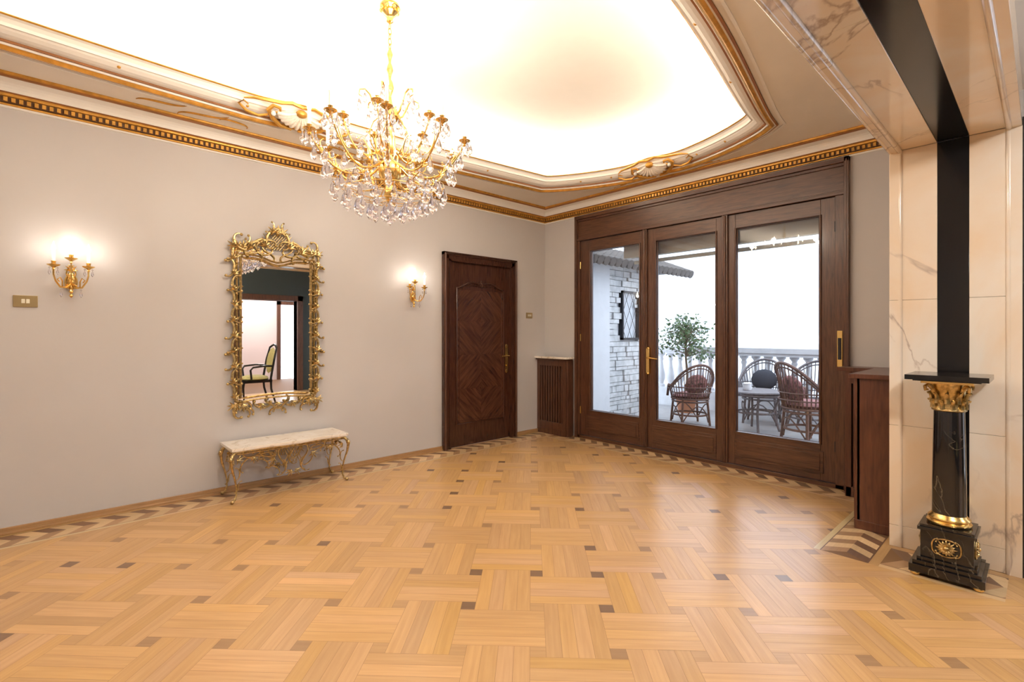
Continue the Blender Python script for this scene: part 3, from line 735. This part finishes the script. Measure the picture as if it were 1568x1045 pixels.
# ------------------------------------------------------------------ mirror
b=B(); y0,y1=1.085,1.715; z0,z1=.73,1.96; yc=1.40
b.box(.012,.022,y0-.02,y1+.02,z0-.03,z1+.05,'mirror'); b.box(.0,.012,y0-.02,y1+.02,z0-.03,z1+.05,'ebony')
b.M=Matrix.Translation((.03,0,0))@PL
for ins,r_ in ((.026,.010),(-.002,.007)):
    P=[(y0+ins,z0+ins),(y0+ins,z1-ins)]
    P+=[(lerp(y0+ins,y1-ins,t/12),z1-ins-.05*math.sin(pi*t/12)+.03*math.sin(2*pi*t/12)**2) for t in range(1,12)]
    P+=[(y1-ins,z1-ins),(y1-ins,z0+ins)]
    P+=[(lerp(y1-ins,y0+ins,t/12),z0+ins+.02*math.sin(pi*t/12)) for t in range(1,12)]
    b.tube([(x,y,0) for x,y in P],r_,'antique',7,closed=True)
for sg in (-1,1):
    xe=yc+sg*.335
    zz=z0+.02; k=0
    while zz<z1-.02:
        orn(b,(xe+sg*(.014 if k%2 else .002),zz+.06),pi/2+sg*.1*(-1)**k,.105,sg*(7 if k%2 else -5),sg*(46 if k%2 else -46),'C' if k%3 else 'S',.0115,'antique',d=.005)
        leaf(b,(xe+sg*.002,zz+.01),pi/2+sg*(-.5 if k%2 else .3),.055,.0075,'antique',d=.008)
        b.ball((xe-sg*.012,zz+.11,.01),.010,'antique',7)
        orn(b,(xe-sg*.02,zz+.02),pi/2+sg*.5,.05,sg*8,sg*80,'C',.0065,'antique',d=.0)
        zz+=.128; k+=1
    for zc,s2 in ((z0-.03,-1),(z1+.06,1)):
        orn(b,(xe-sg*.02,zc),pi/2-sg*s2*.8,.15,sg*9*1,sg*40,'C',.0125,'antique',d=.01)
        orn(b,(xe-sg*.07,zc+s2*.02),-sg*s2*.4,.10,-8*sg*s2,-46*sg*s2,'C',.0105,'antique',d=.01)
        for a in range(3): leaf(b,(xe-sg*.03*a,zc-s2*.01),pi/2*s2-sg*s2*(.9-a*.5),.07,.008,'antique',d=.012)
for k in range(-2,3):
    orn(b,(yc+k*.125,z0-.05-.012*(2-abs(k))),.1*k,.095,(6 if k%2 else -6),(46 if k%2 else -46),'C',.011,'antique',d=.006)
    leaf(b,(yc+k*.125,z0-.03),-pi/2+.3*k,.06,.0075,'antique',d=.01)
for k in (-1,1): orn(b,(yc+k*.06,z0-.04),k*.5,.08,k*8,k*60,'S',.009,'antique',d=.012)
for k in (-2,-1,1,2):
    orn(b,(yc+k*.11,z1+.085+.045*(2-abs(k))),-.35*k,.12,-5,-42,'C',.0115,'antique',d=.008)
    leaf(b,(yc+k*.10,z1+.05+.03*(2-abs(k))),pi/2-.35*k,.09,.008,'antique',d=.012)
    orn(b,(yc+k*.10,z1+.01),-.1*k,.08,6,50,'C',.008,'antique',d=.004)
    orn(b,(yc+k*.075,z1+.03),.4*k,.09,4*(1 if k>0 else -1),50*(1 if k>0 else -1),'S',.008,'antique',d=.004)
for sg in (-1,1):
    orn(b,(yc+sg*.085,z1+.17),pi/2+sg*.35,.13,sg*5,sg*36,'C',.012,'antique',d=.01)
    orn(b,(yc+sg*.04,z1+.235),pi/2+sg*.5,.07,-sg*10,-sg*50,'C',.008,'antique',d=.01)
    orn(b,(yc+sg*.17,z1+.12),pi/2+sg*.9,.10,sg*7,sg*46,'S',.010,'antique',d=.01)
for k in range(-3,4):
    b.tube([(yc+k*.022-.05,z1+.06,.0),(yc+k*.022+.05,z1+.19,.0)],.003,'antique',5); b.tube([(yc+k*.022+.05,z1+.06,.0),(yc+k*.022-.05,z1+.19,.0)],.003,'antique',5)
for a in range(-2,3): leaf(b,(yc+a*.012,z1+.205),pi/2-a*.45,.075,.008,'antique',d=.015)
b.ball((yc,z1+.2,.015),.018,'antique',10)
b.build('ornate_mirror')

# ------------------------------------------------------------------ console bench
b=B(); x0,x1,y0,y1,zt=.03,.385,.965,1.88,.40
def serp(i_=0):
    P=[]
    n=24
    for k in range(n+1):
        t=k/n; yy=lerp(y0+i_,y1-i_,t); P.append((x1-i_-.018*(1-math.cos(4*pi*t))/2+.016*math.sin(pi*t)**2,yy))
    P+=[(x0,y1-i_+.01-.006),(x0,y0+i_-.004)]
    return P
b.prism(serp(),zt,zt+.018,'marblet'); b.prism(serp(.008),zt-.008,zt,'marblet'); b.prism(serp(.02),zt-.020,zt-.008,'antique')
for (lx,ly,sx,sy) in [(x1-.03,y0+.03,1,-1),(x1-.03,y1-.03,1,1),(x0+.03,y0+.03,-1,-1),(x0+.03,y1-.03,-1,1)]:
    ox=.012 if sx>0 else .004; oy=.02
    P=[(0,.385),(1.2,.36),(1.7,.32),(1.3,.26),(.3,.19),(-.4,.12),(-.4,.06),(.3,.025),(1.2,.012)]
    b.tube([(lx+sx*ox*p_[0],ly+sy*oy*p_[0],p_[1]) for p_ in P],[.012,.014,.012,.009,.007,.006,.006,.009,.007],'antique',8)
    b.ball((lx+sx*ox*1.2,ly+sy*oy*1.2,.014),.014,'antique',8)
    b.ball((lx+sx*ox*1.8,ly+sy*oy*1.8,.335),.015,'antique',8,(1,1,1.5))
    b.M=Matrix.Translation((lx,0,0))@PL
    orn(b,(ly-sy*.055,.30),pi/2+sy*.7,.09,sy*6,sy*50,'C',.006,'antique'); leaf(b,(ly-sy*.01,.33),pi/2+sy*1.9,.06,.005,'antique')
    orn(b,(ly-sy*.02,.12),pi/2,.05,sy*8,sy*70,'S',.005,'antique'); orn(b,(ly-sy*.03,.22),pi/2,.06,-sy*8,-sy*60,'C',.005,'antique')
    b.M=Matrix()
for xx,m_ in ((x1-.03,1),(x0+.03,0)):
    b.M=Matrix.Translation((xx,0,0))@PL; yc=(y0+y1)/2
    for sg in (-1,1):
        orn(b,(yc+sg*.30,.335),sg*-.15,.10,sg*5,sg*46,'S',.006,'antique'); orn(b,(yc+sg*.20,.32),sg*.2,.09,5,50,'C',.006,'antique')
        orn(b,(yc+sg*.20,.352),0,.08,-5,-50,'C',.005,'antique')
        orn(b,(yc+sg*.09,.27),sg*.9,.12,sg*4,sg*40,'S',.007,'antique'); orn(b,(yc+sg*.06,.20),pi/2+sg*.3,.09,-sg*8,-sg*46,'C',.006,'antique')
        orn(b,(yc+sg*.13,.22),sg*.7,.07,sg*8,sg*60,'C',.0055,'antique')
        leaf(b,(yc+sg*.15,.30),-pi/2+sg*.6,.07,.006,'antique'); leaf(b,(yc+sg*.30,.33),-pi/2,.05,.005,'antique')
        leaf(b,(yc+sg*.02,.18),-pi/2+sg*.5,.06,.006,'antique')
    for k in range(-2,3):
        b.tube([(yc+k*.022-.03,.36,0),(yc+k*.022+.03,.24,0)],.003,'antique',5); b.tube([(yc+k*.022+.03,.36,0),(yc+k*.022-.03,.24,0)],.003,'antique',5)
    b.tube([(y0+.04,.37,0),(y1-.04,.37,0)],.006,'antique',6)
    b.M=Matrix()
for yy in (y0+.03,y1-.03):
    b.tube([(x0+.03,yy,.37),(x1-.03,yy,.37)],.006,'antique',6)
    b.M=Matrix.Translation((0,yy,0))@Matrix.Rotation(pi/2,4,'X')
    orn(b,(.15,.33),.1,.08,-5,-50,'C',.006,'antique'); orn(b,(.25,.33),-.1,.08,-5,-50,'C',.006,'antique'); leaf(b,(.2,.34),-pi/2,.06,.006,'antique')
    b.M=Matrix()
b.build('console_bench')

# ------------------------------------------------------------------ armchair in hall (seen in mirror)
b=B(); b.M=Matrix.Translation((5.6,2.72,0))
for sx in (-1,1):
    b.tube([(sx*.25,-.24,.44),(sx*.26,-.26,.3),(sx*.24,-.24,.1),(sx*.25,-.27,0)],[.025,.022,.014,.016],'ebony',8)
    b.tube([(sx*.22,.30,0),(sx*.22,.23,.25),(sx*.23,.22,.45),(sx*.23,.28,.8),(sx*.20,.33,1.02)],[.016,.02,.022,.02,.016],'ebony',8)
    b.tube([(sx*.24,.25,.68),(sx*.29,.1,.69),(sx*.29,-.1,.67),(sx*.27,-.14,.62),(sx*.26,-.12,.45)],.018,'ebony',8)
b.box(-.25,.25,-.26,.24,.38,.43,'ebony')
b.ball((0,-.01,.45),.27,'uph',18,(.95,.95,.26))
b.tube([(-.20,.33,1.02),(-.1,.345,1.06),(0,.35,1.08),(.1,.345,1.06),(.20,.33,1.02)],.02,'ebony',8)
b.M=b.M@Matrix.Translation((0,.285,.78))@Matrix.Rotation(-.17,4,'X'); b.ball((0,0,0),.24,'uph',18,(.85,.16,1.05)); b.build('armchair')

# ------------------------------------------------------------------ terrace
b=B(); b.box(-1,6,YB+.2,8.6,-.2,-.02,'terr'); b.build('terrace_floor')
b=B()
b.box(-1.5,6.5,8.2,8.5,.98,1.06,'balus'); b.box(-1.5,6.5,8.22,8.48,.93,.98,'balus'); b.box(-1.5,6.5,8.22,8.48,-.02,.30,'balus')
pr=[(.07,.30),(.07,.34),(.045,.36),(.05,.39),(.072,.46),(.075,.52),(.06,.60),(.04,.70),(.032,.78),(.045,.81),(.045,.83),(.035,.85),(.05,.88),(.07,.90),(.07,.93)]
x=-1.3
while x<6.4: b.lathe(pr,(x,8.35,0),'balus',12); x+=.19
b.build('balustrade')
b=B(); rs=random.Random(4)
b.box(-.1,.17,5.0,7.15,-.02,2.4,'plaster'); b.box(.17,.24,5.0,5.92,-.02,2.35,'plaster')
z=0
while z<2.28:
    h=rs.uniform(.05,.10); y=5.92+rs.uniform(-.05,0)
    while y<7.15:
        l=rs.uniform(.09,.26); e=min(y+l,7.15)
        if not (6.22<(y+e)/2<6.68 and 1.22<z+h/2<1.92): b.box(.15,.205+rs.uniform(0,.035),max(y,5.92)+.004,e-.004,z+.004,z+h-.004,'stonew')
        y+=l
    z+=h
b.build('stone_wall',.006)
b=B(); b.box(.17,.19,6.22,6.68,1.22,1.92,'facade')
for t in (6.22,6.66): b.box(.18,.26,t,t+.03,1.2,1.94,'iron')
for t in (1.2,1.91): b.box(.18,.26,6.22,6.69,t,t+.03,'iron')
for k in range(-6,9):
    a0=(6.24+k*.16,1.23)
    pts=clip([(a0[0],1.23),(a0[0]+.35,1.92),(a0[0]+.352,1.92),(a0[0]+.002,1.23)],6.24,6.66,1.2,1.95)
    if len(pts)>2: 
        b.tube([(.22,min(pts)[0],min(pts)[1]),(.22,max(pts)[0],max(pts)[1])],.004,'iron',5); b.tube([(.225,12.9-min(pts)[0],min(pts)[1]),(.225,12.9-max(pts)[0],max(pts)[1])],.004,'iron',5)
b.build('window_2')
b=B()
for r_ in range(5):
    xx0=-.25+r_*.17; zz=2.62-r_*.07
    for k in range(20):
        yy=4.98+k*.135
        b.M=Matrix.Translation((xx0,yy+.1,zz))@Matrix.Rotation(.4,4,'Y'); b.tube([(0,0,0),(.2,0,0)],[.06,.066],'roof',8)
b.M=Matrix(); b.box(-.2,.5,5.02,7.6,2.30,2.36,'roof'); b.build('tiled_roof')
b=B(); b.tube([(1.15,5.12,2.27),(3.46,5.12,2.27)],.065,'blind',12); b.box(1.1,3.5,5.02,5.04,2.2,2.5,'blind'); b.box(1.1,3.5,5.02,5.2,2.36,2.40,'blind'); b.box(1.15,3.46,5.17,5.19,2.14,2.18,'blind'); b.build('rolled_awning')
b=B(); b.box(-14,16,16,16.3,-6,4.6,'facade')
for k in range(22): b.box(-13+k*1.3,-12.85+k*1.3,15.9,16,-6,4.6,'facade')
b.box(-14,16,15.8,16,1.0,1.25,'facade'); b.build('neighbouring_facade')
# tree
b=B(); rt=random.Random(8); tx,ty=.48,7.72
b.lathe([(.13,0),(.17,.25),(.185,.30),(.17,.30),(.16,.27),(.001,.26)],(tx,ty,-.02),'terrac',18)
b.tube([(tx,ty,.25),(tx+.02,ty,.6),(tx-.01,ty,.95),(tx,ty,1.3)],[.025,.02,.018,.01],'bark',7)
for k in range(30):
    a=rt.uniform(0,2*pi); el=rt.uniform(-.2,1.2); L=rt.uniform(.28,.55); z0_=rt.uniform(.85,1.35)
    d_=Vector((math.cos(a)*math.cos(el),math.sin(a)*math.cos(el),math.sin(el)))
    p0=Vector((tx,ty,z0_)); p1=p0+d_*L*.6+Vector((0,0,.04)); p2=p0+d_*L; p2.z-=.03
    b.tube([p0,p1,p2],[.009,.006,.003],'bark',5)
    for j in range(34):
        t=rt.uniform(.35,1.05); c=p0.lerp(p2,t)+Vector((rt.gauss(0,.06),rt.gauss(0,.06),rt.gauss(0,.06)))
        if c.x>tx+.6: continue
        u_=Vector((rt.gauss(0,1),rt.gauss(0,1),rt.gauss(-.4,.7))).normalized(); w_=u_.orthogonal().normalized()
        l=rt.uniform(.05,.085); ww=l*.24
        b.add([c,c+u_*l*.5+w_*ww,c+u_*l,c+u_*l*.5-w_*ww],[(0,1,2,3)],'leaf')
b.build('potted_tree')
def wicker(loc,rot,cush,m='rattan',s_=1):
    b=B(); b.M=Matrix.Translation(loc)@Matrix.Rotation(rot,4,'Z')@Matrix.Scale(s_,4)
    def E(a,rx,ry,z,cy=0): return (math.cos(a)*rx,math.sin(a)*ry+cy,z)
    for z,r_ in ((.40,.27),(.36,.26),(.16,.25)):
        b.tube([E(2*pi*i/24,r_,r_,z) for i in range(24)],.014,m,6,closed=True)
    for k in range(12): b.tube([(-.26+.047*k,-.02-math.sqrt(max(0,.065-(-.26+.047*k)**2)),.40),(-.26+.047*k,math.sqrt(max(0,.065-(-.26+.047*k)**2)),.40)],.012,m,5)
    for a in (.7,2.44,3.84,5.58):
        b.tube([E(a,.25,.25,.40),E(a,.27,.27,.2),E(a,.29,.29,0)],.017,m,7)
    for k in range(4):
        a0=[.7,2.44,3.84,5.58][k];a1=[2.44,3.84,5.58,.7+2*pi][k]
        b.tube([E(lerp(a0,a1,t/8),.265,.265,.05+.25*math.sin(pi*t/8)) for t in range(9)],.009,m,5)
    H=[]
    for i in range(29):
        a=-.55+(pi+1.1)*i/28; t=math.sin(pi*i/28)
        H.append((math.cos(a)*(.32),math.sin(a)*.32+.02,.60+.32*max(0,(t-.45)/.55)**1.2))
    H=[(.27,-.2,.42)]+H+[(-.27,-.2,.42)]
    b.tube(H,.019,m,7); b.tube([(x,y-.01,z-.05) for x,y,z in H[2:-2]],.010,m,5)
    for i in range(1,30):
        x,y,z=H[i]; a=math.atan2(y,x); b.tube([(math.cos(a)*.265,math.sin(a)*.265,.40),(x,y,z)],.007,m,5)
    for zz in (.50,.58): 
        b.tube([(x*.92,y*.92,zz) for x,y,z in H[3:-3]],.008,m,5)
    if cush:
        b.ball((0,-.01,.44),.25,cush,16,(1,1,.22))
        b.M=b.M@Matrix.Translation((0,.2,.62))@Matrix.Rotation(-.25,4,'X'); b.ball((0,0,0),.18,cush,14,(1,.35,.9))
    b.build('wicker_armchair')
wicker((1.05,6.75,-.02),-2.2,'cushr','rattan',.95)
wicker((2.62,6.65,-.02),2.5,'cushr','rattan',1.05)
wicker((1.72,7.62,-.02),.2,'cushd','rattan2',1.0)
wicker((2.98,7.65,-.02),-.4,None,'rattan2',1.12)
wicker((2.34,7.62,-.02),-.1,None,'rattan2',1.0)
b=B(); b.M=Matrix.Translation((1.88,6.95,-.02))
b.lathe([(.001,.52),(.36,.52),(.37,.53),(.36,.545),(.001,.545)],(0,0,0),'rattan2',28)
for r_,z in ((.35,.50),(.22,.25)): b.tube([(math.cos(2*pi*i/24)*r_,math.sin(2*pi*i/24)*r_,z) for i in range(24)],.013,'rattan2',6,closed=True)
for k in range(4):
    a=k*pi/2+.5; b.tube([(math.cos(a)*r_,math.sin(a)*r_,z) for r_,z in ((.32,.50),(.22,.25),(.30,0))],.016,'rattan2',7)
b.build('wicker_table')
b=B(); b.lathe([(.05,0),(.06,.03),(.05,.06),(.058,.09),(.04,.1),(.001,.1)],(1.8,6.9,.526),'plaster',14); b.build('candle_lantern')

# ------------------------------------------------------------------ lights / world
def pt(name,loc,e,c,r):
    ld=bpy.data.lights.new(name,'POINT'); ld.energy=e; ld.color=c; ld.shadow_soft_size=r
    lo=bpy.data.objects.new(name,ld); lo.location=loc; sc.collection.objects.link(lo)
pt('hall_fill_light',(5.7,1.0,2.70),150,(1,.95,.89),.12)  # fill light added under the unseen hall fixture
pt('far_room_fill',(8.6,3.8,2.6),150,(1,.95,.92),.12)  # added fill without a fixture, brightens the far room
w=bpy.data.worlds.new('World'); sc.world=w; w.use_nodes=True
bg=w.node_tree.nodes['Background']; bg.inputs[0].default_value=(.82,.91,1,1); bg.inputs[1].default_value=3.8

# ------------------------------------------------------------------ camera
cd=bpy.data.cameras.new('Camera'); co=bpy.data.objects.new('Camera',cd); sc.collection.objects.link(co)
co.location=(4.55,0,1.3); co.rotation_euler=(pi/2,0,math.radians(47.3))
cd.sensor_width=36; cd.lens=36*753/1568; cd.shift_y=-12/1568; cd.clip_start=.02
sc.camera=co
